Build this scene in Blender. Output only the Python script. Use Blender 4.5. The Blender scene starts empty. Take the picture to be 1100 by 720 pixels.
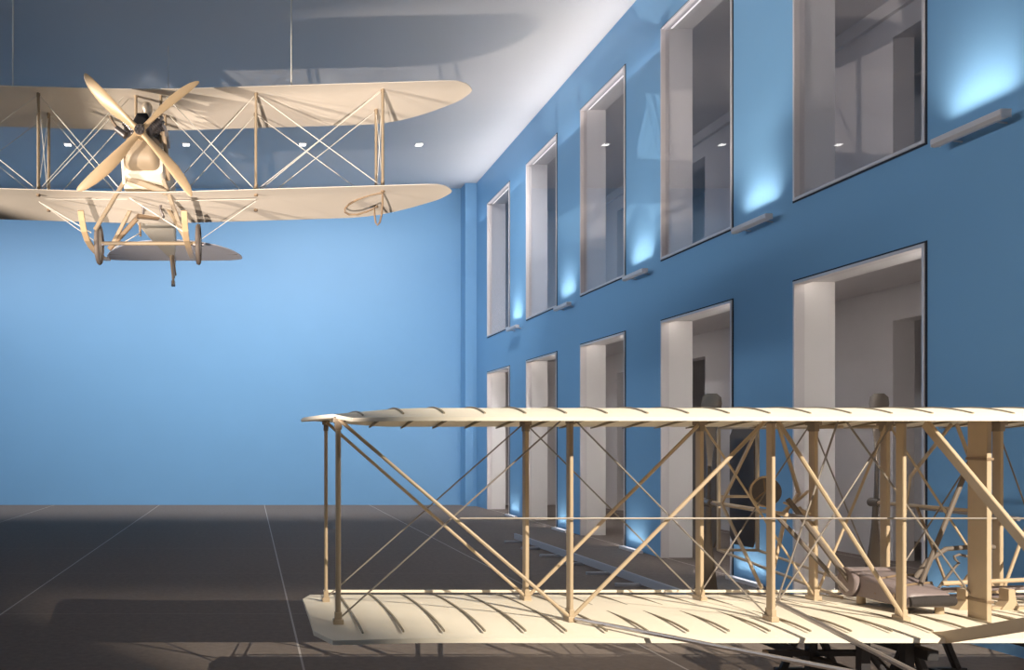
import bpy, bmesh, math, random
from mathutils import Vector, Matrix
random.seed(7)
S = bpy.context.scene
C = S.collection
EYE = 2.75                       # eye height above the hall floor
V = Vector

def P(px, py, Y):                # where a sighted point stands, given its distance into the hall
    return V(((px - 268.0) * Y / 1000.0, Y, EYE + (476.0 - py) * Y / 1000.0))

# ------------------------------------------------------------------ materials
def mat(name, col, rough=0.6, metal=0.0, bump=0.0, bscale=40.0, var=0.0, vscale=3.0, spec=0.5):
    m = bpy.data.materials.new(name); m.use_nodes = True
    nt = m.node_tree; b = nt.nodes['Principled BSDF']
    b.inputs['Base Color'].default_value = (*col, 1)
    b.inputs['Roughness'].default_value = rough
    b.inputs['Metallic'].default_value = metal
    b.inputs['Specular IOR Level'].default_value = spec
    tc = nt.nodes.new('ShaderNodeTexCoord')
    if var:
        n = nt.nodes.new('ShaderNodeTexNoise'); n.inputs['Scale'].default_value = vscale
        n.inputs['Detail'].default_value = 5
        nt.links.new(tc.outputs['Object'], n.inputs['Vector'])
        mx = nt.nodes.new('ShaderNodeMixRGB'); mx.blend_type = 'MIX'
        mx.inputs[1].default_value = (*[c * (1 - var) for c in col], 1)
        mx.inputs[2].default_value = (*[min(1, c * (1 + var)) for c in col], 1)
        nt.links.new(n.outputs['Fac'], mx.inputs[0]); nt.links.new(mx.outputs[0], b.inputs['Base Color'])
    if bump:
        n2 = nt.nodes.new('ShaderNodeTexNoise'); n2.inputs['Scale'].default_value = bscale
        nt.links.new(tc.outputs['Object'], n2.inputs['Vector'])
        bp = nt.nodes.new('ShaderNodeBump'); bp.inputs['Strength'].default_value = bump; bp.inputs['Distance'].default_value = 0.02
        nt.links.new(n2.outputs['Fac'], bp.inputs['Height']); nt.links.new(bp.outputs[0], b.inputs['Normal'])
    return m

def emis(name, col, s):
    m = bpy.data.materials.new(name); m.use_nodes = True
    b = m.node_tree.nodes['Principled BSDF']
    b.inputs['Base Color'].default_value = (*col, 1)
    b.inputs['Emission Color'].default_value = (*col, 1); b.inputs['Emission Strength'].default_value = s
    return m

M = {}
M['blue'] = mat('blue_paint', (0.18, 0.378, 0.615), 0.45, bump=0.03, bscale=60, var=0.03, vscale=0.6, spec=0.3)
M['white'] = mat('white_plaster', (0.74, 0.71, 0.70), 0.7, bump=0.03, bscale=50, var=0.02)
M['ceil'] = mat('ceiling_paint', (0.70, 0.69, 0.69), 0.8, var=0.02, vscale=0.5)
M['grey'] = mat('corridor_paint', (0.50, 0.47, 0.47), 0.75, var=0.03)
M['alu'] = mat('satin_aluminium', (0.66, 0.62, 0.62), 0.42, metal=0.35)
M['gap'] = mat('gap_shade_paint', (0.02, 0.025, 0.04), 0.8)
M['fabric'] = mat('cream_fabric', (0.85, 0.78, 0.66), 0.75, bump=0.05, bscale=90, var=0.05, vscale=2.2, spec=0.2)
M['cloth'] = mat('unbleached_cloth', (0.82, 0.74, 0.64), 0.75, bump=0.04, bscale=60, var=0.06, vscale=1.4, spec=0.2)
M['wood'] = mat('varnished_spruce', (0.50, 0.385, 0.26), 0.5, var=0.10, vscale=6)
M['prop'] = mat('pale_laminated_wood', (0.62, 0.45, 0.27), 0.38, var=0.08, vscale=5)
M['dkwood'] = mat('stained_wood', (0.27, 0.19, 0.12), 0.5, var=0.15, vscale=6)
M['rib'] = mat('rib_batten', (0.30, 0.25, 0.18), 0.6, var=0.1, vscale=8)
M['wire'] = mat('bracing_steel', (0.27, 0.235, 0.205), 0.45, metal=0.2)
M['strut'] = mat('aged_ash', (0.34, 0.265, 0.18), 0.5, var=0.12, vscale=6)
M['tank'] = mat('tinned_copper', (0.62, 0.54, 0.44), 0.28, metal=0.5)
M['tailcloth'] = mat('tail_cloth_lit_through', (0.84, 0.82, 0.87), 0.7, var=0.03)  # paler than the wing cloth: light showing through is put into the colour
M['panel'] = mat('smoked_panel', (0.12, 0.088, 0.062), 0.5, var=0.1)
M['whitewire'] = mat('pale_cord', (0.80, 0.76, 0.68), 0.5)
M['steel'] = mat('brushed_steel', (0.45, 0.42, 0.42), 0.35, metal=0.8)
M['socket'] = mat('socket_bronze', (0.30, 0.24, 0.18), 0.5, metal=0.3)
M['black'] = mat('black_enamel', (0.012, 0.012, 0.015), 0.5)
M['engine'] = mat('engine_metal', (0.22, 0.20, 0.20), 0.35, metal=0.7, var=0.2, vscale=9)
M['rubber'] = mat('grey_rubber', (0.16, 0.13, 0.11), 0.7)
M['stand'] = mat('charcoal_steel', (0.035, 0.033, 0.036), 0.55)
M['rail'] = mat('grey_rail_paint', (0.36, 0.37, 0.41), 0.5)
M['leather'] = mat('mauve_leather', (0.24, 0.195, 0.20), 0.42, bump=0.2, bscale=25, var=0.15, vscale=5)
M['knit'] = mat('knotted_edge', (0.045, 0.038, 0.038), 0.8, bump=0.8, bscale=120)
M['silver'] = mat('silver_blade_paint', (0.22, 0.185, 0.16), 0.25, metal=0.4, var=0.1, vscale=2)
M['led'] = emis('led_strip', (1.0, 0.93, 0.85), 9.0)
M['ledside'] = emis('led_side_strip', (1.0, 0.95, 0.90), 75.0)
M['ledsideup'] = emis('led_side_strip_upper', (1.0, 0.94, 0.92), 19.0)
M['ledup'] = emis('led_strip_upper', (1.0, 0.92, 0.9), 1.6)
M['down'] = emis('downlight_glow', (1.0, 0.96, 0.92), 6.0)
M['tubeup'] = emis('lamp_tube_dimmed', (1.0, 0.95, 0.9), 0.8)
M['tube'] = emis('lamp_tube', (0.9, 0.95, 1.0), 3.0)

# hall floor: charcoal tiles with thin pale joints
fm = bpy.data.materials.new('charcoal_floor'); fm.use_nodes = True
nt = fm.node_tree; b = nt.nodes['Principled BSDF']; b.inputs['Roughness'].default_value = 0.85
b.inputs['Specular IOR Level'].default_value = 0.02
tc = nt.nodes.new('ShaderNodeTexCoord'); sep = nt.nodes.new('ShaderNodeSeparateXYZ')
nt.links.new(tc.outputs['Object'], sep.inputs[0])
def mth(op, a, bb, cl=False):
    n = nt.nodes.new('ShaderNodeMath'); n.operation = op; n.use_clamp = cl
    for i, v in enumerate((a, bb)):
        if v is None: continue
        if isinstance(v, (int, float)): n.inputs[i].default_value = v
        else: nt.links.new(v, n.inputs[i])
    return n.outputs[0]
def seam(out, period, off, half):
    t = mth('ADD', out, off); t = mth('MODULO', t, period); t = mth('SUBTRACT', t, period / 2); t = mth('ABSOLUTE', t, None)
    return mth('LESS_THAN', t, half)
lx = seam(sep.outputs[0], 4.65, 46.5 - 0.66 + 2.325, 0.014)
ly = seam(sep.outputs[1], 4.65, 1.3, 0.010)
lines = mth('MAXIMUM', lx, mth('MULTIPLY', ly, 0.35))
nz = nt.nodes.new('ShaderNodeTexNoise'); nz.inputs['Scale'].default_value = 9; nz.inputs['Detail'].default_value = 8; nz.inputs['Roughness'].default_value = 0.7
nt.links.new(tc.outputs['Object'], nz.inputs['Vector'])
r1 = nt.nodes.new('ShaderNodeMixRGB'); r1.inputs[1].default_value = (0.145, 0.121, 0.107, 1); r1.inputs[2].default_value = (0.29, 0.243, 0.215, 1)
nt.links.new(nz.outputs['Fac'], r1.inputs[0])
r2 = nt.nodes.new('ShaderNodeMixRGB'); r2.inputs[2].default_value = (0.50, 0.46, 0.43, 1)
nt.links.new(lines, r2.inputs[0]); nt.links.new(r1.outputs[0], r2.inputs[1]); nt.links.new(r2.outputs[0], b.inputs['Base Color'])
M['floor'] = fm

# clear glass: see-through with a reflection that grows at grazing angles
gm = bpy.data.materials.new('window_glass'); gm.use_nodes = True
nt = gm.node_tree; nt.nodes.clear()
o_ = nt.nodes.new('ShaderNodeOutputMaterial'); mx = nt.nodes.new('ShaderNodeMixShader')
tr = nt.nodes.new('ShaderNodeBsdfTransparent'); tr.inputs[0].default_value = (0.93, 0.94, 0.96, 1)
gl = nt.nodes.new('ShaderNodeBsdfGlossy'); gl.inputs['Roughness'].default_value = 0.01
lw = nt.nodes.new('ShaderNodeLayerWeight'); lw.inputs['Blend'].default_value = 0.35
mr = nt.nodes.new('ShaderNodeMapRange'); mr.inputs['To Min'].default_value = 0.04; mr.inputs['To Max'].default_value = 0.22
nt.links.new(lw.outputs['Facing'], mr.inputs['Value']); nt.links.new(mr.outputs[0], mx.inputs[0])
nt.links.new(tr.outputs[0], mx.inputs[1]); nt.links.new(gl.outputs[0], mx.inputs[2]); nt.links.new(mx.outputs[0], o_.inputs[0])
M['glass'] = gm

# ------------------------------------------------------------------ mesh helpers
def box(bm, x0, x1, y0, y1, z0, z1):
    vs = [bm.verts.new(c) for c in ((x0,y0,z0),(x1,y0,z0),(x1,y1,z0),(x0,y1,z0),(x0,y0,z1),(x1,y0,z1),(x1,y1,z1),(x0,y1,z1))]
    return [bm.faces.new([vs[i] for i in f]) for f in ((0,3,2,1),(4,5,6,7),(0,1,5,4),(1,2,6,5),(2,3,7,6),(3,0,4,7))]

def loft(bm, rings, cap=True):
    R = [[bm.verts.new(p) for p in r] for r in rings]
    n = len(R[0])
    for a, bb in zip(R, R[1:]):
        for i in range(n):
            j = (i + 1) % n
            bm.faces.new((a[i], a[j], bb[j], bb[i]))
    if cap:
        bm.faces.new(R[0][::-1]); bm.faces.new(R[-1])

def frame_of(d, hint=V((0, 1, 0))):
    d = d.normalized()
    u = d.cross(hint)
    if u.length < 1e-3: u = d.cross(V((1, 0, 0)))
    u.normalize(); v = u.cross(d).normalized()
    return u, v

def tube(bm, pts, r, n=8, r2=None):
    pts = [V(p) for p in pts]; rings = []
    k = len(pts)
    for i, p in enumerate(pts):
        d = pts[min(i + 1, k - 1)] - pts[max(i - 1, 0)]
        u, v = frame_of(d)
        rr = r if r2 is None else r + (r2 - r) * i / (k - 1)
        rings.append([p + u * math.cos(t) * rr + v * math.sin(t) * rr for t in [2 * math.pi * q / n for q in range(n)]])
    loft(bm, rings)

def beam(bm, p0, p1, w, d, hint=V((0, 1, 0)), ch=0.2):
    """bar with a chamfered rectangular section: w across, d along the hint direction"""
    p0, p1 = V(p0), V(p1); u, v = frame_of(p1 - p0, hint)
    a, c = w / 2, d / 2; e = min(a, c) * ch * 2
    prof = [(-a + e, -c), (a - e, -c), (a, -c + e), (a, c - e), (a - e, c), (-a + e, c), (-a, c - e), (-a, -c + e)]
    loft(bm, [[p + u * x + v * y for x, y in prof] for p in (p0, p1)])

def obj(name, bm, m, parent=None, smooth=False, bevel=0.0):
    bmesh.ops.recalc_face_normals(bm, faces=bm.faces)
    me = bpy.data.meshes.new(name); bm.to_mesh(me); bm.free()
    ms = m if isinstance(m, (list, tuple)) else [m]
    for q in ms: me.materials.append(M[q])
    if smooth:
        for p in me.polygons: p.use_smooth = True
        me.set_sharp_from_angle(angle=math.radians(40))
    o = bpy.data.objects.new(name, me); C.objects.link(o)
    if parent is not None:
        o.parent = parent
        base = V((0, 0, 0)); q = parent
        while q is not None:
            base += q.location; q = q.parent
        me.transform(Matrix.Translation(-base))
    if bevel:
        md = o.modifiers.new('bevel', 'BEVEL'); md.width = bevel; md.segments = 2; md.limit_method = 'ANGLE'
    return o

def thing(name, label, cat, loc=(0, 0, 0), group=None):
    o = bpy.data.objects.new(name, None); C.objects.link(o); o.location = loc
    o.empty_display_size = 0.2
    tag(o, label, cat, group); return o
def tag(o, label, cat, group=None):
    o['label'] = label; o['category'] = cat
    if group: o['group'] = group
    return o
def struct(name, bm, m, parent=None, **k):
    o = obj(name, bm, m, parent, **k)
    if parent is None: o['kind'] = 'structure'
    return o
def bmn(): return bmesh.new()
def one(fn, *a, **k):
    bm = bmesh.new(); fn(bm, *a, **k); return bm

# ------------------------------------------------------------------ the hall
XW, XI, XF = 9.87, 10.61, 15.0
YB = 41.3
ZC = EYE + 11.30
ZL, ZS, ZU = EYE + 2.92, EYE + 4.38, EYE + 9.92
YFAR = [9.87 * 1000 * (0.001709 + 0.00055 * k) for k in range(-1, 5)]
OW = 3.287
Y0 = -6.0

struct('floor', one(box, -17, 19, Y0, YB + 0.3, -0.3, 0), 'floor')
struct('ceiling', one(box, -17, XW + 0.3, Y0, YB + 0.3, ZC, ZC + 0.3), 'ceil')
struct('wall_back', one(box, -17, XW + 0.02, YB, YB + 0.3, 0, ZC), 'blue')
struct('trim_1', one(box, 9.38, XW + 0.01, 40.45, YB + 0.01, 0, ZC), 'blue')
struct('wall_left', one(box, -17.3, -17, Y0, YB, 0, ZC), 'blue')

bm = bmn()
def wbox(y0, y1, z0, z1):
    fs = box(bm, XW, XI, y0, y1, z0, z1)
    for i, f in enumerate(fs): f.material_index = 0 if i == 5 else 1
edges = []
for yf in YFAR: edges += [yf - OW, yf]
piers = [Y0] + edges + [YB + 0.2]
for i in range(0, len(piers), 2): wbox(piers[i], piers[i + 1], 0, ZC)
for i in range(1, len(piers) - 1, 2):
    wbox(piers[i], piers[i + 1], ZL, ZS)
    wbox(piers[i], piers[i + 1], ZU, ZC)
struct('wall_right', bm, ['blue', 'white'])

# the two storeys behind the right wall
struct('floor_upper', one(box, XI - 0.02, XF + 4, Y0, YB, EYE + 3.62, ZS - 0.02), 'grey')
struct('ceiling_upper', one(box, XI - 0.02, XF + 4, Y0, YB, EYE + 10.3, EYE + 10.6), 'grey')
bm = bmn()
ys = [Y0]
for k in range(-1, 5):
    y1 = 21.7 + 5.4285 * k; ys += [y1 - 1.9, y1]
ys.append(YB)
for i in range(0, len(ys), 2): box(bm, XF, XF + 0.5, ys[i], ys[i + 1], 0, EYE + 10.3)
for i in range(1, len(ys) - 1, 2):
    box(bm, XF, XF + 0.5, ys[i], ys[i + 1], EYE + 2.85, EYE + 4.4)
    box(bm, XF, XF + 0.5, ys[i], ys[i + 1], EYE + 9.45, EYE + 10.3)
struct('wall_corridor', bm, 'grey')
struct('wall_corridor_far', one(box, XF + 3.6, XF + 3.8, Y0, YB, 0, EYE + 10.3), 'grey')
struct('wall_corridor_end', one(box, XI, XF + 4, YB, YB + 0.3, 0, EYE + 10.3), 'grey')
bm = bmn()
box(bm, XF - 0.12, XF, Y0, YB, EYE + 9.98, EYE + 10.3)
struct('trim_2', bm, 'grey')

# door and window frames
def surround(y0, y1, z0, z1, sill, idx, kind):
    w, pr = 0.052, 0.032
    bm = bmn()
    xs = (XW - pr, XW + 0.16)
    box(bm, *xs, y0, y0 + w, z0, z1); box(bm, *xs, y1 - w, y1, z0, z1)
    box(bm, *xs, y0 + w, y1 - w, z1 - w, z1)
    if sill: box(bm, *xs, y0 + w, y1 - w, z0, z0 + w)
    fr = struct('%s_%d' % (kind, idx), bm, 'alu', bevel=0.006)
    bm = bmn(); g = 0.03; x2 = (XW - 0.012, XW + 0.02)
    zb = z0 - (g if sill else 0)
    box(bm, *x2, y0 - g, y0, zb, z1 + g); box(bm, *x2, y1, y1 + g, zb, z1 + g); box(bm, *x2, y0, y1, z1, z1 + g)
    if sill: box(bm, *x2, y0, y1, z0 - g, z0)
    obj('gap_shade_strip', bm, 'gap', fr)  # dark raised strips, the shade of a gap put into their colour
    if sill:
        obj('glass_pane', one(box, XW + 0.06, XW + 0.072, y0 + w - 0.01, y1 - w + 0.01, z0 + w - 0.01, z1 - w + 0.01), 'glass', fr)
    obj('light_strip', one(box, XW + 0.17, XW + 0.21, y0 + 0.1, y1 - 0.1, z1 - 0.035, z1 - 0.012), 'ledup' if sill else 'led', fr)
    obj('light_strip', one(box, XW + 0.17, XW + 0.20, y0 + 0.012, y0 + 0.03, z0 + 0.1, z1 - 0.1), 'ledsideup' if sill else 'ledside', fr)
    return fr
for i, yf in enumerate(YFAR):
    surround(yf - OW, yf, ZS, ZU, True, i + 1, 'window')
    surround(yf - OW, yf, 0, ZL, False, i + 1, 'door')

# ------------------------------------------------------------------ lamps on the piers
def light(name, kind, loc, power, col, target=None, **k):
    d = bpy.data.lights.new(name, kind); d.energy = power; d.color = col
    for a, v in k.items(): setattr(d, a, v)
    o = bpy.data.objects.new(name, d); C.objects.link(o); o.location = loc
    if target is not None:
        o.rotation_euler = (V(target) - V(loc)).to_track_quat('-Z', 'Y').to_euler()
    return o

names_up = ['in the near bay right of the largest upper window', 'between the largest and second largest upper windows',
            'between the second and third upper windows', 'between the third and fourth upper windows',
            'between the fourth and the farthest upper windows']
names_dn = ['right of the nearest doorway', 'between the nearest and second doorways', 'between the second and third doorways',
            'between the third and fourth doorways', 'between the fourth and farthest doorways']
PW = 5.4285 - OW
for k in range(5):
    for upper in (True, False):
        yc = YFAR[k] + PW / 2 + (0 if upper else .35 if k else .65)
        z = EYE + 4.22 if upper else 0.0
        L = 1.22 if upper else (1.15 if k else .7)
        ex = 0.20
        t = thing('wall_uplight' if upper else 'floor_uplight',
                  ('slim silver wall uplight ' + names_up[k]) if upper else ('low floor uplight at the pier foot ' + names_dn[k]),
                  'wall light' if upper else 'floor light', (XW - ex if upper else XW - 0.16, yc, z), 'uplights under the upper piers' if upper else 'uplights at the pier feet')
        x = t.location.x
        bm = bmn()
        if upper:
            prof = [(-0.07, 0.02), (-0.06, -0.045), (0.03, -0.06), (0.075, -0.02), (0.075, 0.05), (0.06, 0.06), (0.055, -0.01), (0.02, -0.04), (-0.045, -0.03), (-0.055, 0.03)]
        else:
            prof = [(-0.07, 0.07), (-0.07, 0.0), (0.07, 0.0), (0.07, 0.07), (0.06, 0.07), (0.055, 0.015), (-0.055, 0.015), (-0.06, 0.07)]
        # channel open towards the wall above
        if upper: prof = [(-a, c) for a, c in prof]
        loft(bm, [[V((x + a, yc + s * L / 2, z + c)) for a, c in prof] for s in (-1, 1)])
        obj('housing', bm, 'alu', t)
        obj('tube', one(tube, [(x, yc - L / 2 + 0.04, z + 0.035), (x, yc + L / 2 - 0.04, z + 0.035)], 0.018), 'tubeup' if upper else 'tube', t)
        for s in (-1, 1):
            obj('end_cap', one(box, x - 0.068, x + 0.068, yc + s * (L / 2) - 0.006, yc + s * (L / 2) + 0.006, z - 0.05 if upper else z, z + 0.055 if upper else z + 0.07), 'alu', t)
        if upper:
            for s in (-1, 1):
                obj('bracket', one(tube, [(x + 0.05, yc + s * 0.38, z - 0.03), (XW, yc + s * 0.38, z - 0.05)], 0.014), 'steel', t)
        # the light it throws up the pier
        light('uplight_beam', 'AREA', (x - (.05 if upper else 0), yc, z + 0.08), 23 if upper else 6, (1.0, 0.87, 0.75), (XW + 0.25, yc, z + 1.6 if upper else z + 1.0),
              shape='RECTANGLE', size=0.06, size_y=L - 0.1, spread=math.radians(98 if upper else 100))
for o in list(C.objects):
    if o.name.startswith('uplight_beam'):
        # long side along the wall
        tgt = V((XW - 0.28 if o.location.z > 3 else XW - .05, o.location.y, o.location.z + 1.6))
        zax = (o.location - tgt).normalized(); yax = V((0, 1, 0)); xax = yax.cross(zax).normalized(); yax = zax.cross(xax)
        o.rotation_euler = Matrix((xax, yax, zax)).transposed().to_euler()

# ceiling downlights
for i, px in enumerate((73, 200, 325, 450)):
    p = P(px, 155.5, 35.2); z = ZC
    t = thing('ceiling_downlight', ['small white ceiling downlight, farthest left, seen beyond the left struts', 'small white ceiling downlight just right of the propeller',
              'small white ceiling downlight behind the crossed wires of the hanging wing', 'small white ceiling downlight nearest the blue window wall'][i],
              'ceiling light', (p.x, p.y, z), 'row of ceiling downlights')
    bm = bmn(); x, y = p.x, p.y
    box(bm, x - .15, x + .15, y - .17, y - .13, z - .03, z + .02); box(bm, x - .15, x + .15, y + .13, y + .17, z - .03, z + .02)
    box(bm, x - .15, x - .12, y - .13, y + .13, z - .03, z + .02); box(bm, x + .12, x + .15, y - .13, y + .13, z - .03, z + .02)
    obj('rim', bm, 'white', t)
    obj('diffuser', one(box, x - .12, x + .12, y - .13, y + .13, z - .025, z + .01), 'down', t)

# low barrier rail along the right wall
t = thing('barrier_rail', 'long low grey barrier rail on short feet, on the floor along the doorways', 'barrier', (7.5, 20, 0))
bm = bmn()
box(bm, 7.47, 7.53, 13.2, 26.3, 0.04, 0.20); obj('beam', bm, 'rail', t, bevel=0.01)
y = 25.6
while y > 13.3:
    obj('foot', one(box, 7.02, 7.50, y - 0.05, y + 0.05, 0.0, 0.06), 'rail', t, bevel=0.01); y -= 1.55

# ------------------------------------------------------------------ biplane in the foreground
F = thing('pioneer_biplane', 'cream wire-braced biplane standing on dark trestles in the foreground', 'biplane', (6.6, 9.1, EYE - 1.7))
XT0, XT1 = 0.57, 12.63
YLE, YTE = 7.93, 10.3
def sm(a, b_, x):
    t = max(0.0, min(1.0, (x - a) / (b_ - a))); return t * t * (3 - 2 * t)
def cam_shape(s, pk=0.32):
    return (2 * pk * s - s * s) / pk ** 2 if s < pk else ((1 - 2 * pk) + 2 * pk * s - s * s) / (1 - pk) ** 2
def uedge(x):                        # 0 at the tips, 1 inboard
    return sm(0.0, 1.0, min(x - XT0, XT1 - x))
def usurf(x, s):
    e = uedge(x)
    z = EYE + 0.222 + (0.196 - 0.222) * s + (0.035 + 0.075 * e) * cam_shape(s)
    z += (1 - e) * (0.075 * s - 0.01)
    return z
def lsurf(x, s):
    e = uedge(x)
    return EYE - 1.665 - 0.015 * s + (0.03 + 0.025 * e) * cam_shape(s, 0.4) - (1 - e) * 0.02 * (1 - s)
def upl(x):                          # leading and trailing edge of the upper plane at x
    q = min(x - XT0, XT1 - x)
    return YLE + max(0.0, 0.30 - q) / 0.30 * 1.95, YTE
def lpl(x):
    q = min(x - XT0, XT1 - x)
    return YLE + max(0.0, 0.14 - q) / 0.14 * 0.32, YTE - max(0.0, 0.10 - q) / 0.10 * 0.35
def wing(surf, pl, th):
    xs = [XT0, XT0 + .05, XT0 + .1, XT0 + .14, XT0 + .2, XT0 + .3]
    x = XT0 + .45
    while x < XT1 - .4: xs.append(x); x += 0.18
    xs += [XT1 - .3, XT1 - .2, XT1 - .14, XT1 - .1, XT1 - .05, XT1]
    N = 20; rings = []
    for x in xs:
        a, c = pl(x)
        up = []; dn = []
        for i in range(N + 1):
            y = a + (c - a) * i / N; s = (y - YLE) / (YTE - YLE); z = surf(x, s)
            tk = th * (1.0 if i < N * .7 else 1.0 - .5 * (i - N * .7) / (N * .3))
            up.append(V((x, y, z))); dn.append(V((x, y, z - tk)))
        rings.append(up + dn[::-1])
    bm = bmn(); loft(bm, rings); return bm
uw = obj('upper_wing', wing(usurf, upl, 0.034), 'fabric', F, smooth=True)
lw_ = obj('lower_wing', wing(lsurf, lpl, 0.040), 'fabric', F, smooth=True)

def rib(surf, pl, x, low, th):
    a, c = pl(x); bm = bmn()
    N = 18; w = 0.0075; rings = []
    for i in range(N + 1):
        s = i / N; y = a + 0.12 + (c - a - 0.14) * s; ss = (y - YLE) / (YTE - YLE)
        left = sm(3.4, 2.2, x) if x < 6.6 else sm(9.8, 11, x)
        lift = 0.020 * max(0, 1 - s / 0.45) + 0.010
        if not low: lift = 0.008
        lift -= (1 - left) * (0.016 if low else 0.004) * math.sin(math.pi * min(1, max(0, (s - .12) / .7)))
        z = surf(x, ss) + lift
        rings.append([V((x - w, y, z - .012)), V((x + w, y, z - .012)), V((x + w, y, z + .004)), V((x - w, y, z + .004))])
    loft(bm, rings)
    if not low:
        rings = []
        for i in range(N // 2 + 1):
            s = 0.42 + 0.60 * i / (N // 2); y = YLE + (YTE - YLE) * s
            z = surf(x, min(1, s)) - th
            d = 0.016 * math.sin(math.pi * i / (N // 2)) + 0.004
            rings.append([V((x - w, y, z - d)), V((x + w, y, z - d)), V((x + w, y, z + .006)), V((x - w, y, z + .006))])
        loft(bm, rings)
    else:
        box(bm, x - w, x + w, c - 0.05, c + 0.03, surf(x, 1) - .03, surf(x, 1) + .012)
    return bm
x = 0.98
while x < XT1 - 0.35:
    obj('rib', rib(usurf, upl, x, False, 0.034), 'rib', uw)
    obj('rib', rib(lsurf, lpl, x, True, 0.04), 'rib', lw_)
    x += 0.352
# rear spar bar standing just above the lower trailing edge
obj('rear_spar', one(beam, (XT0 + .25, YTE + .02, EYE - 1.645), (XT1 - .25, YTE + .02, EYE - 1.645), 0.03, 0.025), 'fabric', lw_)

# interplane struts
YF, YR = 8.5, 9.74
def post(x, y, w, d, m='wood', zb=None, zt=None, rnd=False):
    s = (y - YLE) / (YTE - YLE)
    z0 = lsurf(x, s) if zb is None else zb
    z1 = usurf(x, s) - 0.034 if zt is None else zt
    bm = bmn()
    if rnd: tube(bm, [(x, y, z0), (x, y, z1)], w / 2, 12)
    else: beam(bm, (x, y, z0), (x, y, z1), w, d, ch=0.18)
    o = obj('interplane_strut', bm, m, F)
    for zz, dz in ((z0, 1), (z1, -1)):
        bm = bmn(); cw = w * 1.5 + .02
        box(bm, x - cw / 2, x + cw / 2, y - d * .65 - .012, y + d * .65 + .012, min(zz, zz + dz * .045), max(zz, zz + dz * .045))
        box(bm, x - w * .65, x + w * .65, y - d * .58, y + d * .58, min(zz, zz + dz * .11), max(zz, zz + dz * .11))
        obj('socket', bm, 'socket' if dz < 0 else m, o, bevel=0.004)
    return o
FX = [0.81, 2.925, 4.76, 5.95, 7.25, 8.44, 10.28, 12.39]
RX = [0.80, 2.89, 4.71, 5.90, 7.83, 8.49, 10.31, 12.40]
post(FX[0], YF, .050, .050, 'wood', rnd=True); post(RX[0], YR, .038, .038, 'wood', rnd=True)
for x in FX[1:-1]: post(x, YF, .034, .10)
for x in RX[1:-1]: post(x, YR, .040, .11)
post(6.65, YR, .040, .11)
post(FX[-1], YF, .062, .062, 'wood', rnd=True); post(RX[-1], YR, .062, .062, 'wood', rnd=True)
# tall narrow radiator board on the front struts
rb = obj('radiator', one(box, 6.655, 6.70, 8.40, 8.63, lsurf(6.68, .25), usurf(6.68, .25) - .034), 'wood', F, bevel=0.006)
for py in (493, 645):
    p = P(1055, py, 8.5)
    obj('strap', one(box, 6.645, 6.71, 8.39, 8.64, p.z - .012, p.z + .012), 'dkwood', rb)

# diagonal braces and wires
def rod(name, a, c, r, m='wire', par=None, n=8):
    return obj(name, one(tube, [a, c], r, n), m, par or F, smooth=True)
zt, zb = 0.15, -1.60
def zu(x, y): return usurf(x, (y - YLE) / (YTE - YLE)) - 0.05
def zl(x, y): return lsurf(x, (y - YLE) / (YTE - YLE)) + 0.03
def cross(xa, xc, y, thick_down, rt=0.0165, rw=0.008):
    """thick brace one way, thin wire the other; thick_down: falls towards +x"""
    A, B = V((xa, y, zu(xa, y))), V((xc, y + .0, zl(xc, y)))
    D, E = V((xa, y, zl(xa, y))), V((xc, y, zu(xc, y)))
    th, tn = ((A, B), (D, E)) if thick_down else ((D, E), (A, B))
    off = V((0, 0.035, 0))
    rod('diagonal_brace', th[0] - off, th[1] - off, rt, 'wood')
    rod('bracing_wire', tn[0] + off, tn[1] + off, rw, 'wire')
cross(FX[0], FX[1], YF, True); cross(RX[0], RX[1], YR, True)
cross(FX[1], FX[2], YF, False, .019); cross(RX[1], RX[2], YR, False, .019)
cross(FX[2], FX[3], YF, True, .020, .008)
cross(RX[2], RX[3], YR, True, .012, .008)
cross(RX[3], 6.65, YR, False, .014, .008); cross(6.65, RX[4], YR, True, .012, .008)
for a, c in ((4, 5), (5, 6), (6, 7)):
    cross(FX[a], FX[c], YF, a % 2 == 1); cross(RX[a], RX[c], YR, a % 2 == 1)
rod('bracing_wire', V((5.46, 8.6, zu(5.46, 8.6))), P(834, 648, 8.55), .009)
rod('bracing_wire', V((5.46, 8.6, zu(5.46, 8.6))), P(1058, 660, 8.6), .009)
rod('warping_rod', (1.90, YF - .09, EYE - .682), (11.3, YF - .09, EYE - .682), .0085, 'wire')

# skids sweeping up at the front, with the big slanting struts
for X in (5.95, 7.25):
    bm = bmn()
    cl = [(10.6, -1.76), (8.9, -1.76), (8.25, -1.735), (7.95, -1.66), (7.55, -1.53), (7.09, -1.375), (6.6, -1.20), (6.15, -1.02)]
    rings = []
    for i, (y, z) in enumerate(cl):
        d = V((0, cl[min(i + 1, len(cl) - 1)][0] - cl[max(i - 1, 0)][0], cl[min(i + 1, len(cl) - 1)][1] - cl[max(i - 1, 0)][1])).normalized()
        nrm = V((0, -d.z, d.y)); p = V((X, y, EYE + z)); hh = .05
        rings.append([p + nrm * hh + V((-.02, 0, 0)), p + nrm * hh + V((.02, 0, 0)), p - nrm * hh + V((.02, 0, 0)), p - nrm * hh + V((-.02, 0, 0))])
    loft(bm, rings); obj('skid', bm, 'wood', F, bevel=.004)
    obj('slanting_strut', one(beam, (X + .02, 8.22, EYE + .17), (X + .02, 6.62, EYE - 1.26), .036, .085, V((0, 1, 0)), .15), 'wood', F)
rod('outrigger_tube', V((2.95, 8.42, zl(2.93, 8.5) + .0)), P(1098, 757, 6.0), .019, 'steel')
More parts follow.
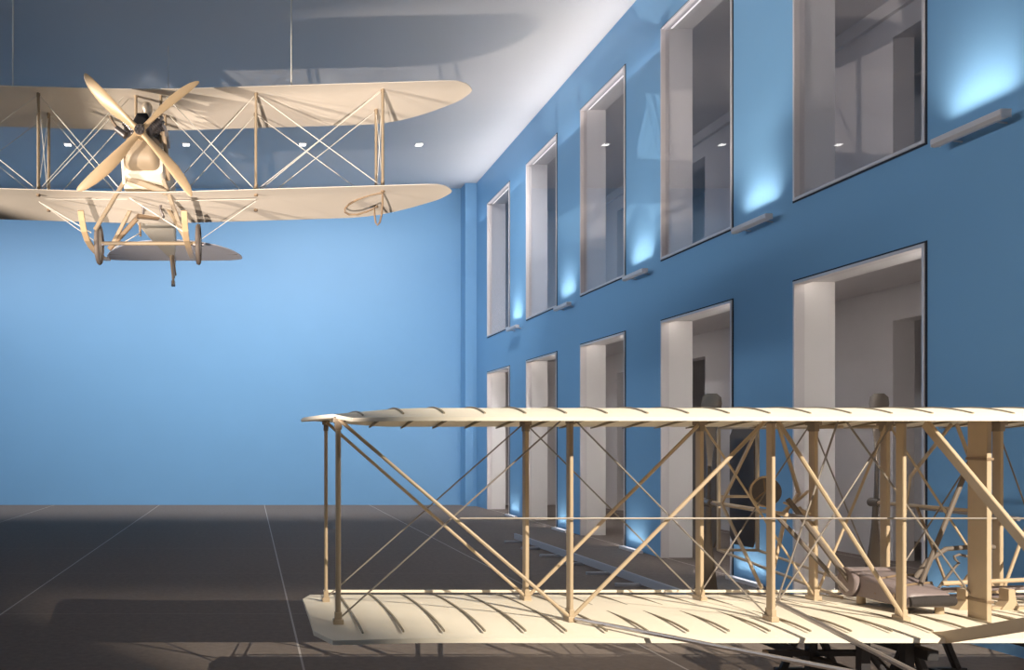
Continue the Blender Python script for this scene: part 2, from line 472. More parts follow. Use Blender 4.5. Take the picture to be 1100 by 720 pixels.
rod('outrigger_tube', P(836, 648, 8.35), P(1100, 782, 5.9), .022, 'steel')
# propellers behind the wings
def propeller(px):
    p = P(px, 540, 11.3)
    o = obj('propeller', one(tube, [p + V((0, -.09, 0)), p + V((0, .09, 0))], .055, 14), 'silver', F, smooth=True)
    for sgn in (1, -1):
        rings = []
        for r, w, t, tw in ((.03, .075, .055, 50), (.25, .08, .05, 48), (.5, .11, .04, 42), (.8, .19, .032, 30), (1.05, .26, .026, 18), (1.2, .285, .022, 10), (1.28, .25, .018, 8), (1.325, .13, .01, 8)):
            a = math.radians(tw) * 0.9; u = V((math.cos(a), math.sin(a) * sgn, 0)); n = V((-math.sin(a) * sgn, math.cos(a), 0))
            c0 = p + V((0.04 * (r / 1.3) * sgn, 0, sgn * r))
            rings.append([c0 + u * (w / 2) * math.cos(q) + n * (t / 2) * math.sin(q) for q in [2 * math.pi * j / 12 for j in range(12)]])
        bm = bmn(); loft(bm, rings); obj('blade', bm, 'silver', o, smooth=True)
    # hub flange and shaft running forward to the sprocket
    return p
hubL = propeller(761); hubR = propeller(941)
for h in (hubL, hubR):
    rod('propeller_shaft', h + V((0, .02, 0)), V((h.x, 9.2, h.z - .03)), .022, 'steel')
    top1, top2 = V((h.x - .25, 9.75, EYE + .16)), V((h.x + .25, 9.75, EYE + .16))
# supports around the left shaft
def sp(a, c, w=.028, m='wood', nm='shaft_support'): 
    obj(nm, one(beam, a, c, w, w * 1.3), m, F)
sp(P(816, 456, 10.1), P(775, 541, 10.9)); sp(P(775, 541, 10.9), P(818, 632, 9.9))
sp(P(836, 456, 9.7), P(858, 530, 10.0), .03); sp(P(858, 530, 10.0), P(848, 545, 9.8), .03)
sp(P(846, 545, 9.9), P(826, 632, 9.75), .03)
rod('propeller_shaft', P(766, 540, 11.2), P(845, 553, 9.4), .022, 'wood')
sp(P(775, 533, 11.0), P(811, 533, 11.0), .02)
# sprocket drum with spokes
c0 = P(821, 528, 9.9)
dr = obj('sprocket_drum', one(tube, [c0 + V((-.02, -.05, 0)), c0 + V((.06, .10, -.02))], .155, 28), 'engine', F, smooth=True)
bm = bmn()
for q in (90, 210, 330):
    a = math.radians(q + 8); d = V((math.cos(a), 0, math.sin(a)))
    beam(bm, c0 + V((-.02, -.056, 0)), c0 + V((-.02, -.056, 0)) + d * .15, .014, .01)
obj('spoke', bm, 'dkwood', dr)
obj('rim', (lambda bm: (tube(bm, [c0 + V((-.02 + .155 * math.cos(t), -.055, .155 * math.sin(t))) for t in [2 * math.pi * j / 28 for j in range(29)]], .012, 6), bm)[1])(bmn()), 'wood', dr, smooth=True)
# chain guide tubes down to the engine
rod('chain_tube', P(846, 536, 9.7), P(918, 632, 9.4), .028, 'rubber'); rod('chain_tube', P(832, 552, 9.6), P(910, 636, 9.2), .024, 'rubber')
rod('chain_tube', P(858, 545, 9.8), P(905, 610, 9.5), .02, 'wood')
sp(P(842, 550, 9.7), P(868, 528, 9.9), .024); sp(P(842, 540, 9.7), P(870, 552, 9.7), .024)
# right shaft and pipes near the engine
sp(P(1022, 456, 10.0), P(978, 512, 10.6)); sp(P(978, 512, 10.6), P(962, 630, 9.9), .022)
sp(P(1028, 456, 9.8), P(1045, 502, 9.9)); rod('propeller_shaft', P(944, 540, 11.2), P(1068, 551, 9.5), .020, 'wood')
rod('control_column', P(1053, 468, 9.0), P(984, 640, 8.9), .022, 'rubber')
sp(P(985, 545, 10.2), P(1018, 630, 9.9), .022, 'dkwood'); sp(P(1062, 590, 9.6), P(1032, 630, 9.6), .028, 'dkwood')
obj('exhaust_pipe', one(tube, [P(972, 636, 9.3), P(996, 603, 9.3), P(1016, 590, 9.3), P(1040, 588, 9.3), P(1068, 588, 9.3)], .024, 10), 'rubber', F, smooth=True)
obj('crank_handle', one(tube, [P(1008, 632, 9.2), P(1026, 609, 9.2), P(1030, 605, 9.2), P(1026, 601, 9.2), P(1025, 598, 9.2), P(1030, 596, 9.2), P(1040, 598, 9.2), P(1060, 601, 9.2)], .013, 8), 'rubber', F, smooth=True)
# engine bed: twin rails on shaped blocks, engine crankcase at the right
eb = obj('engine_bed', one(box, 7.02, 8.9, 9.02, 9.10, lsurf(7, .45), lsurf(7, .45) + .03), 'wood', F)
for px in (1041, 1087):
    p = P(px, 660, 9.0); bm = bmn(); zz = lsurf(7, .45)
    prof = [(-.10, 0), (.09, 0), (.045, .09), (.03, .20), (-.03, .20), (-.03, .09)]
    loft(bm, [[V((p.x + a, y, zz + c)) for a, c in prof] for y in (9.0, 9.12)]); obj('bed_block', bm, 'wood', eb, bevel=.004)
for k, (py, r) in enumerate(((624, .022), (631, .024), (638, .022))):
    rod('engine_rail', P(1012, py + 3, 9.05 + .12 * k), P(1150, py - 3 + 2 * k, 9.1 + .12 * k), r, 'leather' if k else 'wood')
en = obj('engine', one(box, 8.05, 8.85, 8.85, 9.45, EYE - 1.52, EYE - 1.28), 'engine', F, bevel=.03)
for k in range(4):
    obj('cylinder', one(tube, [(8.12 + .2 * k, 9.15, EYE - 1.29), (8.12 + .2 * k, 9.15, EYE - 1.08)], .07, 16), 'engine', en, smooth=True)

# padded hip cradle with its bolster
hc = obj('hip_cradle', (lambda bm: (loft(bm, [[V((x0, y, EYE + zb_)), V((x1, y, EYE + zb_)), V((x1, y, EYE + zt_ - .02)), V((x1 - .04, y, EYE + zt_)), V((x0 + .05, y, EYE + zt_)), V((x0, y, EYE + zt_ - .03))]
      for y, x0, x1, zb_, zt_ in ((8.70, 6.16, 6.56, -1.53, -1.42), (8.75, 6.14, 6.58, -1.545, -1.395), (9.0, 6.12, 6.58, -1.545, -1.345), (9.4, 6.10, 6.58, -1.54, -1.28))]), bm)[1])(bmn()), 'leather', F, smooth=True, bevel=.02)
obj('bolster', one(tube, [(6.05, 9.45, EYE - 1.41), (6.07, 9.45, EYE - 1.41), (6.56, 9.45, EYE - 1.41), (6.60, 9.45, EYE - 1.41)], .15, 28), 'leather', hc, smooth=True, bevel=.02)
obj('knotted_edge', one(tube, [(6.17, 8.70, EYE - 1.49), (6.3, 8.67, EYE - 1.475), (6.45, 8.67, EYE - 1.47), (6.57, 8.70, EYE - 1.475)], .05, 12), 'knit', hc, smooth=True)
for q in (8.85, 9.1):
    obj('strap', one(tube, [(6.12, q, EYE - 1.48), (6.17, q + .01, EYE - 1.37 + (q - 8.85) * .17), (6.35, q + .06, EYE - 1.352 + (q - 8.85) * .17), (6.57, q + .12, EYE - 1.345 + (q - 8.85) * .17), (6.6, q + .12, EYE - 1.45)], .012, 6), 'dkwood', hc, smooth=True)
for X, Yy in ((6.19, 8.82), (6.52, 8.80), (6.15, 9.36), (6.52, 9.36)):
    obj('leg', one(tube, [(X, Yy, lsurf(X, .4)), (X, Yy, EYE - 1.52)], .042, 14, .036), 'wood', hc, smooth=True)

# twin rudders behind
for X in (6.30, 6.82):
    bm = bmn(); rings = []
    for z, y0, y1 in ((-1.42, 12.62, 13.1), (-1.3, 12.56, 13.2), (.1, 12.56, 13.2), (.22, 12.62, 13.1)):
        rings.append([V((X - .012, y0, EYE + z)), V((X + .012, y0, EYE + z)), V((X + .012, y1, EYE + z)), V((X - .012, y1, EYE + z))])
    loft(bm, rings); obj('rudder', bm, 'panel', F)
    obj('rudder_post', one(beam, (X, 12.5, EYE - 1.45), (X, 12.5, EYE + .24), .04, .05), 'wood', F)
for z in (-1.44, -.72, .22):
    obj('rudder_crossbar', one(beam, (6.30, 12.5, EYE + z), (6.82, 12.5, EYE + z), .035, .035), 'wood', F)
for z0, X in ((-1.44, 6.30), (-1.44, 6.82), (.2, 6.30), (.2, 6.82)):
    rod('rudder_outrigger', (X, 12.5, EYE + z0), (X - .1, YR, EYE + (-1.62 if z0 < 0 else .17)), .018, 'wood')

# ------------------------------------------------------------------ trestles that carry it
ZW = EYE - 1.81                                    # underside of the skids
def trestle(X, label, w=1.3):
    t = thing('trestle', label, 'trestle', (X, 9.1, 0), 'dark trestles under the biplane')
    zt_ = ZW
    obj('top_beam', one(box, X - .05, X + .05, 8.1, 10.4, zt_ - .09, zt_), 'stand', t, bevel=.006)
    for y in (8.4, 9.9):
        for s in (-1, 1):
            obj('leg', one(beam, (X + s * .42, y, 0), (X + s * .05, y, zt_ - .05), .07, .07), 'stand', t)
        obj('crossbar', one(box, X - .36, X + .36, y - .03, y + .03, .30, .36), 'stand', t)
    obj('rail', one(box, X - .035, X + .035, 8.4, 9.9, .30, .36), 'stand', t)
    return t
trestle(5.95, 'dark steel trestle under the left skid of the foreground biplane')
trestle(7.25, 'dark steel trestle under the right skid of the foreground biplane')
# stand frame that props the lower wing left of the skids
t = thing('wing_stand', 'dark frame with short posts propping the lower wing in the foreground', 'stand', (5.4, 8.9, 0))
zz = P(830, 699, 9.0).z
obj('beam', one(box, 5.0, 6.0, 8.97, 9.05, zz - .05, zz), 'stand', t)
obj('beam', one(box, 5.42, 5.50, 7.6, 10.0, zz - .12, zz - .05), 'stand', t)
for (X, Y) in ((5.43, 9.0), (5.47, 8.3), (5.86, 8.3)):
    obj('post', one(box, X - .04, X + .04, Y - .04, Y + .04, 0, lsurf(X, (Y - YLE) / (YTE - YLE)) - .041), 'stand', t)
obj('end_cap', one(box, 4.985, 5.0, 8.97, 9.05, zz - .05, zz), 'wood', t)
obj('brace', one(beam, (5.47, 8.3, .95), (5.86, 8.3, .45), .05, .05), 'stand', t)
obj('brace', one(beam, (5.86, 8.3, .55), (6.0, 8.98, zz - .03), .05, .05), 'stand', t)

# ------------------------------------------------------------------ biplane hanging from the ceiling
XC = -1.855
H = thing('hanging_biplane', 'cream biplane with four-bladed propeller hanging under the ceiling', 'biplane', (XC, 17.2, EYE + 4.4))
def hwing(zle, zte, tip, ctip, name):
    yle, yte = 16.18, 17.95
    us = [-1.0, -.997, -.99, -.982, -.97, -.94, -.9, -.85, -.8, -.75, -.7, -.6, -.5, -.4, -.25, -.1]
    us = us + [0] + [-u for u in us[::-1]]
    rings = []
    for u in us:
        x = u * tip; q = tip - abs(x)                    # distance from the tip
        le = yle + 0.40 * max(0, 1 - q / .55) ** 2.8
        te = yte - (yte - yle - .72) * max(0, 1 - q / 1.9) ** 2.5 - .22 * max(0, 1 - q / .16) ** 2
        if te < le + .03: te = le + .03
        dih = 0.030 * max(0, abs(x) - .4)
        up, dn = [], []
        N = 14
        for i in range(N + 1):
            s = i / N; y = le + (te - le) * s; so = (y - yle) / (yte - yle)
            z = EYE + zle + (zte - zle) * so + dih
            cm = .055 * cam_shape(so, .35) * (te - le) / (yte - yle)
            t = .05 * math.sqrt(max(0, s)) * (1 - s) * 2 * (te - le) / (yte - yle) + .008
            up.append(V((XC + x, y, z + cm + t))); dn.append(V((XC + x, y, z + cm - t * .4)))
        rings.append(up + dn[::-1])
    bm = bmn(); loft(bm, rings)
    return obj(name, bm, 'cloth', H, smooth=True)
hu = hwing(6.15, 6.03, 5.82, 0, 'upper_wing')
hl = hwing(4.36, 4.24, 5.46, 0, 'lower_wing')
def hz(x, y, up):
    so = (y - 16.18) / 1.77
    z = (6.15 - .12 * so) if up else (4.36 - .12 * so)
    return EYE + z + .03 * max(0, abs(x - XC) - .4) + .05 * cam_shape(so, .35)
def hstrut(x, y):
    o = obj('interplane_strut', one(beam, (x, y, hz(x, y, False)), (x, y, hz(x, y, True)), .045, .10, ch=.3), 'strut', H)
    for a in (0, 1):
        z = hz(x, y, a == 1) + (-.02 if a else .0); 
        obj('fitting', one(tube, [(x, y, z - .05), (x, y, z + (.02 if a else .16))], .034, 10), 'dkwood', o, smooth=True)
SX = [-5.95, -3.74, 0.115, 2.36]
for x in SX:
    for y in (16.5, 17.35): hstrut(x, y)
# wing wires
def hw(a, c, r=.0078, nm='bracing_wire', m='whitewire'): return rod(nm, a, c, r, m, H, 6)
def wz(x, y, u): return V((x, y, hz(x, y, u) + (-.03 if u else .05)))
for y in (16.5, 17.35):
    for a, c in ((SX[0], SX[1]), (SX[2], SX[3])):
        hw(wz(a, y, True), wz(c, y, False)); hw(wz(a, y, False), wz(c, y, True))
    for root, st in ((XC - .38, SX[1]), (XC + .38, SX[2])):
        hw(V((root, y, EYE + 5.3)), wz(st, y, True)) if False else None
        hw(wz(root, y, False), wz(st, y, True)); hw(wz(root, y, True), wz(st, y, False))
for x in SX:
    hw(wz(x, 16.5, True), wz(x, 17.35, False), .006); hw(wz(x, 16.5, False), wz(x, 17.35, True), .006)
# doubled landing and flying wires
hw(wz(SX[2] + .02, 16.62, False), wz(SX[3] - .05, 16.55, True)); hw(wz(SX[1], 16.6, False), wz(XC - .3, 16.6, True))
# cabane struts
for px in (146, 173):
    x = (px - 268) * .0165
    for y in (16.5, 17.35):
        obj('cabane_strut', one(beam, (x, y, EYE + 5.25), (x, y, hz(x, y, True)), .045, .09, ch=.3), 'wood', H)
# aileron lines and wing tip hoops
def hoop(s):
    pts = [(411, 207, 16.6), (398, 209.5, 16.75), (385, 214, 16.95), (375, 219.5, 17.1), (370.5, 224, 17.2), (370.5, 228, 17.2), (375, 230.5, 17.2), (384, 230.5, 17.05), (394, 227.5, 16.8), (402, 224, 16.6),
           (402.5, 232, 16.6), (403.5, 239, 16.6), (405.5, 242, 16.6), (408, 239, 16.6), (410, 230, 16.6), (411, 218, 16.6), (411, 207, 16.6)]
    ps = []
    for p in pts:
        q = P(*p)
        if s < 0: q.x = 2 * XC - q.x
        ps.append(q)
    obj('wing_tip_hoop', one(tube, ps, .018, 8), 'dkwood', H, smooth=True)
hoop(1); hoop(-1)

# fuselage
def rrect(y, zb_, zt_, hw_, r=.06, rt=None):
    pts = []; rt = rt or r
    cs = [(hw_ - r, zb_ + r, -90, r), (hw_ - rt, zt_ - rt, 0, rt), (-hw_ + rt, zt_ - rt, 90, rt), (-hw_ + r, zb_ + r, 180, r)]
    for cx, cz, a0, rr in cs:
        for k in range(5):
            a = math.radians(a0 + 22.5 * k); pts.append(V((XC + cx + rr * math.cos(a), y, EYE + cz + rr * math.sin(a))))
    return pts
bm = bmn()
loft(bm, [rrect(16.12, 4.66, 5.20, .35), rrect(16.5, 4.50, 5.22, .375), rrect(16.95, 4.37, 5.25, .38), rrect(18.6, 4.33, 5.30, .38, .06, .2), rrect(20, 4.36, 5.10, .28, .05, .14), rrect(21.5, 4.40, 4.85, .15, .04, .07), rrect(22.5, 4.42, 4.72, .04, .02, .02)])
fu = obj('fuselage', bm, 'fabric', H, smooth=True)
# nose: rounded sump cowl, white side panel
bm = bmn()
loft(bm, [rrect(15.90, 4.95, 5.22, .15, .07), rrect(15.93, 4.86, 5.26, .22, .10), rrect(16.0, 4.76, 5.28, .28, .12), rrect(16.2, 4.68, 5.28, .32, .12), rrect(16.9, 4.66, 5.28, .33, .1)])
obj('sump_cowl', bm, 'strut', H, smooth=True)
obj('side_panel', one(beam, (XC - .33, 15.98, EYE + 5.08), (XC - .33, 16.3, EYE + 4.55), .05, .16, V((0, 1, 0))), 'fabric', H)
# engine with two banks of cylinders, black air scoop
en = obj('engine', one(box, XC - .17, XC + .17, 16.0, 16.95, EYE + 5.2, EYE + 5.46), 'engine', H, bevel=.03)
for k in range(4):
    for s in (-1, 1):
        y = 16.10 + .22 * k
        a = V((XC + s * .10, y, EYE + 5.36)); d = V((s * .68, 0, .73)).normalized()
        bm = bmn(); tube(bm, [a, a + d * .30], .065, 14)
        for f in range(5): tube(bm, [a + d * (.10 + .04 * f), a + d * (.112 + .04 * f)], .088, 16)
        cy = obj('cylinder', bm, 'engine', en, smooth=True)
        obj('rocker', one(tube, [a + d * .29, a + d * .38], .03, 8), 'steel', cy, smooth=True)
        ex = [a + d * .26 + V((s * .04, 0, 0)), a + d * .2 + V((s * .16, .04, -.06)), a + V((s * .30, .1, -.02))]
        if s > 0: obj('exhaust_stub', one(tube, ex, .024, 8), 'steel', cy, smooth=True)
bm = bmn()
sc = [(16.02, .13, 5.44, 5.62), (16.06, .155, 5.40, 5.70), (16.4, .15, 5.42, 5.72), (16.8, .10, 5.42, 5.6)]
rings = []
for y, w, a, c in sc:
    rings.append([V((XC - w, y, EYE + a)), V((XC + w, y, EYE + a)), V((XC + w, y, EYE + a + (c - a) * .55)), V((XC + w * .55, y, EYE + c)), V((XC - w * .55, y, EYE + c)), V((XC - w, y, EYE + a + (c - a) * .55))])
loft(bm, rings); obj('air_scoop', bm, 'black', en, bevel=.015)
obj('magneto_case', one(tube, [(XC - .27, 16.0, EYE + 5.28), (XC - .44, 16.05, EYE + 5.42)], .06, 12), 'engine', en, smooth=True)
obj('intake_pipe', one(tube, [(XC - .40, 16.05, EYE + 5.40), (XC - .52, 16.0, EYE + 5.56), (XC - .54, 16.0, EYE + 5.62)], .025, 8), 'dkwood', en, smooth=True)
obj('exhaust_pipe', one(tube, [(XC + .36, 16.2, EYE + 5.42), (XC + .40, 16.3, EYE + 5.0), (XC + .41, 16.6, EYE + 4.7)], .04, 10), 'wood', H, smooth=True)
# egg-shaped header tank between the cabane struts
rings = []
for k in range(13):
    t = math.pi * k / 12; r = .095 * math.sin(t) * (1.0 + .25 * math.cos(t)) + .002; z = .15 * math.cos(t)
    rings.append([V((XC + .045 + r * math.cos(q), 16.42 + r * 1.5 * math.sin(q), EYE + 5.86 + z)) for q in [2 * math.pi * j / 16 for j in range(16)]])
bm = bmn(); loft(bm, rings); obj('header_tank', bm, 'tank', H, smooth=True)
# propeller
hub = P(150.5, 141, 15.72)
pr = obj('propeller', one(tube, [hub + V((0, -.07, 0)), hub + V((0, .30, 0))], .10, 20), 'prop', H, smooth=True)
obj('hub_plate', one(tube, [hub + V((0, -.11, 0)), hub + V((0, -.06, 0))], .085, 20), 'engine', pr, smooth=True)
bm = bmn()
for k in range(6):
    a = 2 * math.pi * k / 6; q = hub + V((.055 * math.cos(a), -.11, .055 * math.sin(a))); tube(bm, [q, q + V((0, -.025, 0))], .013, 6)
obj('bolt', bm, 'steel', pr)
for ang, L in ((135.5, 1.35), (41.5, 1.30), (224.5, 1.46), (309.5, 1.40)):
    a = math.radians(ang); d = V((math.cos(a), 0, math.sin(a))); e = V((-math.sin(a), 0, math.cos(a)))
    rings = []
    for f, w, t, tw, bow in ((.03, .11, .11, 62, 0), (.12, .115, .09, 58, .006), (.25, .145, .065, 48, .014), (.42, .175, .05, 38, .022), (.6, .18, .04, 30, .022), (.78, .155, .03, 25, .012), (.9, .12, .024, 22, .0), (.97, .075, .018, 20, -.012), (1.0, .03, .010, 20, -.018)):
        tt = math.radians(tw); u = e * math.cos(tt) + V((0, 1, 0)) * math.sin(tt); n = d.cross(u)
        c_ = hub + d * (f * L) + e * bow * 1.6
        rings.append([c_ + u * (w * .62) * math.cos(q) + n * (t / 2) * math.sin(q) for q in [2 * math.pi * j / 14 for j in range(14)]])
    bm = bmn(); loft(bm, rings); obj('blade', bm, 'prop', pr, smooth=True)

# tailplane, fin, rudder, tail skid
bm = bmn(); rings = []
for u in (-1, -.97, -.9, -.8, -.65, -.4, -.15, 0, .15, .4, .65, .8, .9, .97, 1):
    x = XC + .06 + u * 1.62; k = max(0, 1 - abs(u) ** 2.2) ** .7
    y0 = 22.35 - 1.9 * k - .02; y1 = 22.35 + .25 * max(0, 1 - abs(u) ** 6) ** .5 + .02
    up = [V((x, y0 + (y1 - y0) * i / 6, EYE + 4.47 - .02 * i / 6 + .02 * math.sin(math.pi * i / 6))) for i in range(7)]
    dn = [V((x, y0 + (y1 - y0) * i / 6, EYE + 4.45 - .02 * i / 6)) for i in range(7)]
    rings.append(up + dn[::-1])
loft(bm, rings); tp = obj('tailplane', bm, 'tailcloth', H, smooth=True)
obj('elevator_hinge', one(beam, (XC - 1.45, 21.95, EYE + 4.45), (XC + 1.57, 21.95, EYE + 4.45), .02, .02), 'rib', tp)
bm = bmn()
prof = [(21.6, 4.7), (22.5, 4.30), (22.6, 4.05), (22.95, 4.05), (23.15, 4.4), (23.15, 5.1), (22.95, 5.5), (22.6, 5.55), (22.3, 5.35)]
loft(bm, [[V((XC + dx, y, EYE + z)) for y, z in prof] for dx in (-.02, .02)]); obj('rudder', bm, 'cloth', H, bevel=.008)
ts = obj('tail_skid', one(beam, (XC + .0, 21.9, EYE + 4.42), (XC + .02, 22.5, EYE + 3.85), .05, .09), 'wood', H)
obj('skid_shoe', one(box, XC - .035, XC + .055, 22.45, 22.62, EYE + 3.80, EYE + 3.92), 'engine', ts)
obj('tail_spring', one(beam, (XC + .06, 21.8, EYE + 4.42), (XC + .08, 22.45, EYE + 4.05), .03, .05), 'dkwood', H)

# undercarriage
def wheel(x):
    c_ = V((x, 16.6, EYE + 3.54)); r = .32
    bm = bmn(); tube(bm, [c_ + V((0, r * math.cos(t), r * math.sin(t))) for t in [2 * math.pi * j / 32 for j in range(33)]], .042, 10)
    w = obj('wheel', bm, 'rubber', H, smooth=True)
    bm = bmn(); rings = []
    for dx, rr in ((-.05, .05), (-.012, .285), (.012, .285), (.05, .05)):
        rings.append([c_ + V((dx, rr * math.cos(t), rr * math.sin(t))) for t in [2 * math.pi * j / 32 for j in range(32)]])
    loft(bm, rings); obj('wheel_cover', bm, 'cloth', w, smooth=True)
    obj('hub', one(tube, [c_ + V((-.09, 0, 0)), c_ + V((.09, 0, 0))], .035, 10), 'engine', w, smooth=True)
XL, XR = -2.68, -.91
wheel(XL); wheel(XR)
obj('axle', one(tube, [(XL, 16.6, EYE + 3.56), (XR, 16.6, EYE + 3.56)], .035, 10), 'strut', H, smooth=True)
def skid(X, s):
    pts = [(15.38, 3.84), (15.5, 3.72), (15.7, 3.58), (16.0, 3.49), (16.4, 3.46), (17.0, 3.47), (17.7, 3.52), (18.4, 3.62)]
    rings = []
    for i, (y, z) in enumerate(pts):
        a, c_ = pts[max(i - 1, 0)], pts[min(i + 1, len(pts) - 1)]
        d = V((0, c_[0] - a[0], c_[1] - a[1])).normalized(); n = V((0, -d.z, d.y)); p = V((X, y, EYE + z)); w = .05
        rings.append([p + n * .022 + V((-w, 0, 0)), p + n * .022 + V((w, 0, 0)), p - n * .022 + V((w, 0, 0)), p - n * .022 + V((-w, 0, 0))])
    bm = bmn(); loft(bm, rings); obj('landing_skid', bm, 'prop', H, bevel=.006)
skid(-2.79, -1); skid(-1.08, 1)
def gs(a, c, w=.05, m='strut'): obj('undercarriage_strut', one(beam, a, c, w, w * 1.5, V((1, 0, 0)), .3), m, H)
gs(P(136, 191, 16.3), P(102, 247, 16.2)); gs(P(136, 191, 16.25), P(179, 207, 16.3), .07)
gs(P(142, 222, 17.3), P(121, 262, 17.4)); gs(P(147, 235, 17.4), P(117, 268, 17.4), .06, 'dkwood')
gs(P(175, 192, 16.3), P(200, 260, 16.5)); gs(P(179, 222, 17.3), P(200, 258, 17.0))
gs(P(147, 232, 17.5), P(170, 234, 17.7), .09, 'dkwood')
for pts in ([(138, 205), (150, 215), (154, 224), (154, 230)], [(181, 207), (173, 215), (172, 224), (176, 234)]):
    obj('shock_spring', one(tube, [P(a, c, 17.0) for a, c in pts], .025, 8), 'engine', H, smooth=True)
gs(P(150, 240, 17.8), P(151, 254, 17.8), .03, 'dkwood')
hw(P(138, 212, 16.6), P(197, 249, 16.2), .010); hw(P(42, 217, 16.5), P(98, 250, 16.3), .010); hw(P(42, 217, 16.5), P(106, 262, 16.5), .006)
hw(P(48, 214, 16.6), P(137, 214, 16.6), .006); hw(P(275, 216, 16.6), P(215, 258, 16.6), .006); hw(P(275, 214, 16.6), P(180, 216, 16.6), .006)
hw(P(151, 250, 17.8), P(120, 268, 17.5), .010)
# tail control wires
for s in (-1, 1):
    hw((XC + s * .42, 18.6, EYE + 4.9), (XC + s * .3, 22.0, EYE + 4.62), .005, 'control_wire')

# cables that carry the hanging biplane
def cable(a, c, label):
    mid = (V(a) + V(c)) / 2
    o = obj('suspension_cable', one(tube, [a, c], .012, 6), 'whitewire'); tag(o, label, 'cable', 'cables holding the hanging biplane')
p = P(14, 92, 16.45); cable((p.x, p.y, hz(p.x, p.y, True)), (p.x, p.y, ZC), 'thin steel cable rising to the ceiling left of the propeller')
p = P(313, 90, 16.45); cable((p.x, p.y, hz(p.x, p.y, True)), (p.x, p.y, ZC), 'thin steel cable rising to the ceiling above the right wing')
q = P(181, 50, 26.4); cable((XC, 21.2, EYE + 4.88), (q.x, q.y, ZC - .03), 'short thin steel cable behind the propeller, running back to the tail')

# ------------------------------------------------------------------ light
W = bpy.data.worlds.new('World'); S.world = W; W.use_nodes = True
bg = W.node_tree.nodes['Background']; bg.inputs[0].default_value = (0.70, 0.72, 0.80, 1); bg.inputs[1].default_value = 0.06
WARM = (1.0, 0.89, 0.72)
LK = V((9.0, -3.2, 9.6))
sf = light('spot_foreground', 'SPOT', LK, 17500, WARM, (5.2, 8.5, 1.0), spot_size=math.radians(58), spot_blend=0.30, shadow_soft_size=0.022)
sf.scale = (1.0, 0.56, 1.0)
# added unseen fixture; its flaps keep this light off the floor behind
t = thing('added_spot_fixture', 'added black spotlight out of view, with flaps that cut the foreground light', 'spotlight', LK)
ax = (V((5.2, 8.5, 1.0)) - LK).normalized(); uu, vv = frame_of(ax)
bm = bmn(); rings = []
for d, r in ((-.05, .125), (-.12, .12), (-.40, .12), (-.46, .09)):
    rings.append([LK + ax * d + uu * r * math.cos(q) + vv * r * math.sin(q) for q in [2 * math.pi * j / 20 for j in range(20)]])
loft(bm, rings); obj('housing', bm, 'black', t, smooth=True)
def flap(a, b_, out):
    bm = bmn(); n = ((b_ - a).cross(out)).normalized() * .004
    loft(bm, [[a + n, a - n, a + out - n, a + out + n], [b_ + n, b_ - n, b_ + out - n, b_ + out + n]])
    obj('light_cut_flap', bm, 'black', t)
f = .036; TY, TZ = 10.55, 2.98
flap(LK + f * (V((-6, TY, TZ)) - LK), LK + f * (V((16, TY, TZ)) - LK), V((0, -.10, .42)))
az = math.radians(-33.5); hd = V((math.sin(az), math.cos(az), 0))
flap(LK + hd * .55 + V((0, 0, .1)), LK + hd * .55 + V((0, 0, -.75)), V((-math.cos(az), math.sin(az), 0)) * .45)
obj('yoke', one(tube, [LK - ax * .25, LK - ax * .25 + V((0, 0, .3)), (XW, LK.y - .2, LK.z + .5)], .02, 8), 'black', t)
sr = light('spot_rear', 'SPOT', (8.6, 17.0, 12.2), 2400, (1.0, 0.84, 0.64), (5.6, 11.3, 0), spot_size=math.radians(26), spot_blend=0.6, shadow_soft_size=0.05)
sh = light('spot_hanging', 'SPOT', (-13.2, 8.6, 4.2), 13500, (1.0, 0.86, 0.72), (0.2, 17.0, 8.1), spot_size=math.radians(30), spot_blend=0.4, shadow_soft_size=0.05)
sh.scale = (1.0, 0.46, 1.0)
s2 = light('spot_hanging_front', 'SPOT', (-2.0, 3.5, 1.4), 12500, (1.0, 0.86, 0.74), (1.6, 17.0, 7.1), spot_size=math.radians(44), spot_blend=0.5, shadow_soft_size=0.05)
s2.scale = (1.0, 0.42, 1.0)
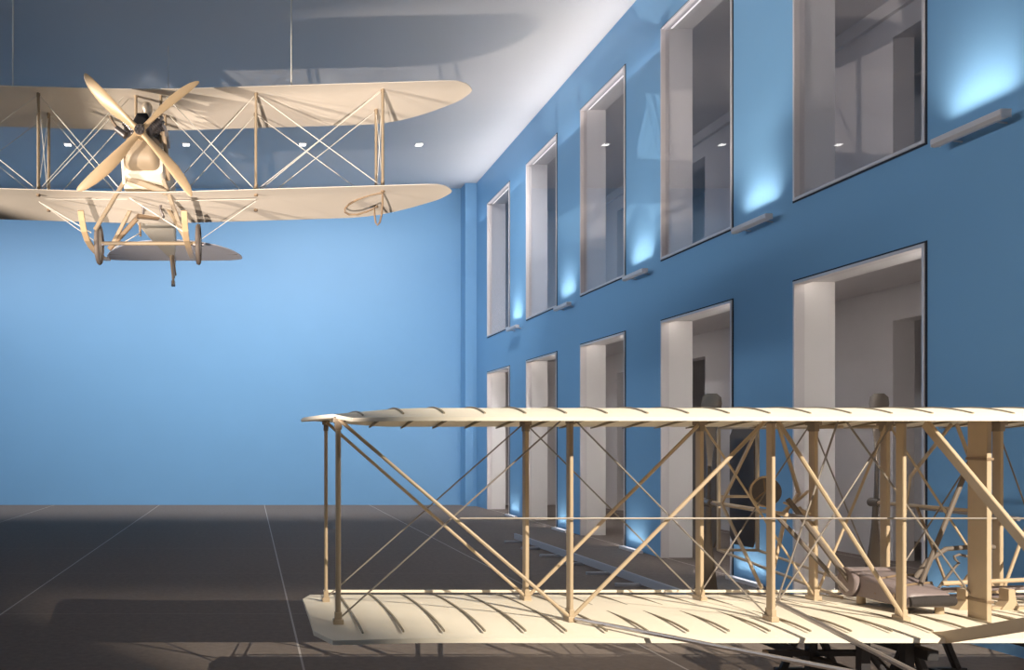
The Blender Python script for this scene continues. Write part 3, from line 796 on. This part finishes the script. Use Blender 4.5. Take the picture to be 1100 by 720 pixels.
for x, e in ((-14, .5), (-8.5, .46), (-3, .55), (2.5, .62), (7, .5)):
    light('wall_washer', 'SPOT', (x, 28.0, ZC - .4), 7000 * e, (1.0, 0.98, 0.97), (x, YB, 5.2), spot_size=math.radians(87), spot_blend=1.0, shadow_soft_size=0.4)
cg = light('cove_glow', 'AREA', (9.78, 19, ZC - .7), 46, (1.0, 0.94, 0.92), (9.1, 19, ZC), shape='RECTANGLE', size=.06, size_y=42, spread=math.radians(140))
cb = light('ceiling_fill', 'AREA', (9.78, 19, ZC - 2.0), 190, (0.95, 0.95, 1.0), shape='RECTANGLE', size=.06, size_y=42, spread=math.radians(130))  # added fill below the cove, widens the glow on the ceiling
lc = light('right_wall_fill', 'AREA', (-15.8, 18, 10.0), 600, (0.97, 0.98, 1.0), shape='RECTANGLE', size=.5, size_y=44, spread=math.radians(62))  # added fill from the left that brightens the right wall, no fixture there
for o, d in ((cg, V((-.62, 0, .78))), (lc, V((.99, 0, -.13))), (cb, V((-.5, 0, .86)))):
    zax = -d.normalized(); yax = V((0, 1, 0)); xax = yax.cross(zax).normalized(); yax = zax.cross(xax)
    o.rotation_euler = Matrix((xax, yax, zax)).transposed().to_euler()
light('corridor_lower_fill', 'AREA', (13, 20, EYE + 3.55), 75, (1, .95, .9), (13, 20, 0), shape='RECTANGLE', size=1.5, size_y=38)  # added fills that lift both corridors in place of ambient light
light('corridor_upper_fill', 'AREA', (13, 20, EYE + 10.2), 75, (1, .94, .93), (13, 20, 0), shape='RECTANGLE', size=1.5, size_y=38)
for o in C.objects:
    if o.name in ('corridor_lower_fill', 'corridor_upper_fill'): o.rotation_euler = (0, 0, 0)

# ------------------------------------------------------------------ camera and colour
cd = bpy.data.cameras.new('camera'); cam = bpy.data.objects.new('camera', cd); C.objects.link(cam)
cam.location = (0, 0, EYE); cam.rotation_euler = (math.pi / 2, 0, 0)
cd.sensor_fit = 'HORIZONTAL'; cd.sensor_width = 36.0; cd.lens = 36.0 * 1000 / 1100
cd.shift_x = (550 - 268) / 1100; cd.shift_y = (476 - 360) / 1100
cd.clip_end = 200
S.camera = cam
vs = S.view_settings; vs.view_transform = 'Standard'; vs.look = 'None'; vs.exposure = 0.0; vs.gamma = 1.0; vs.use_curve_mapping = False
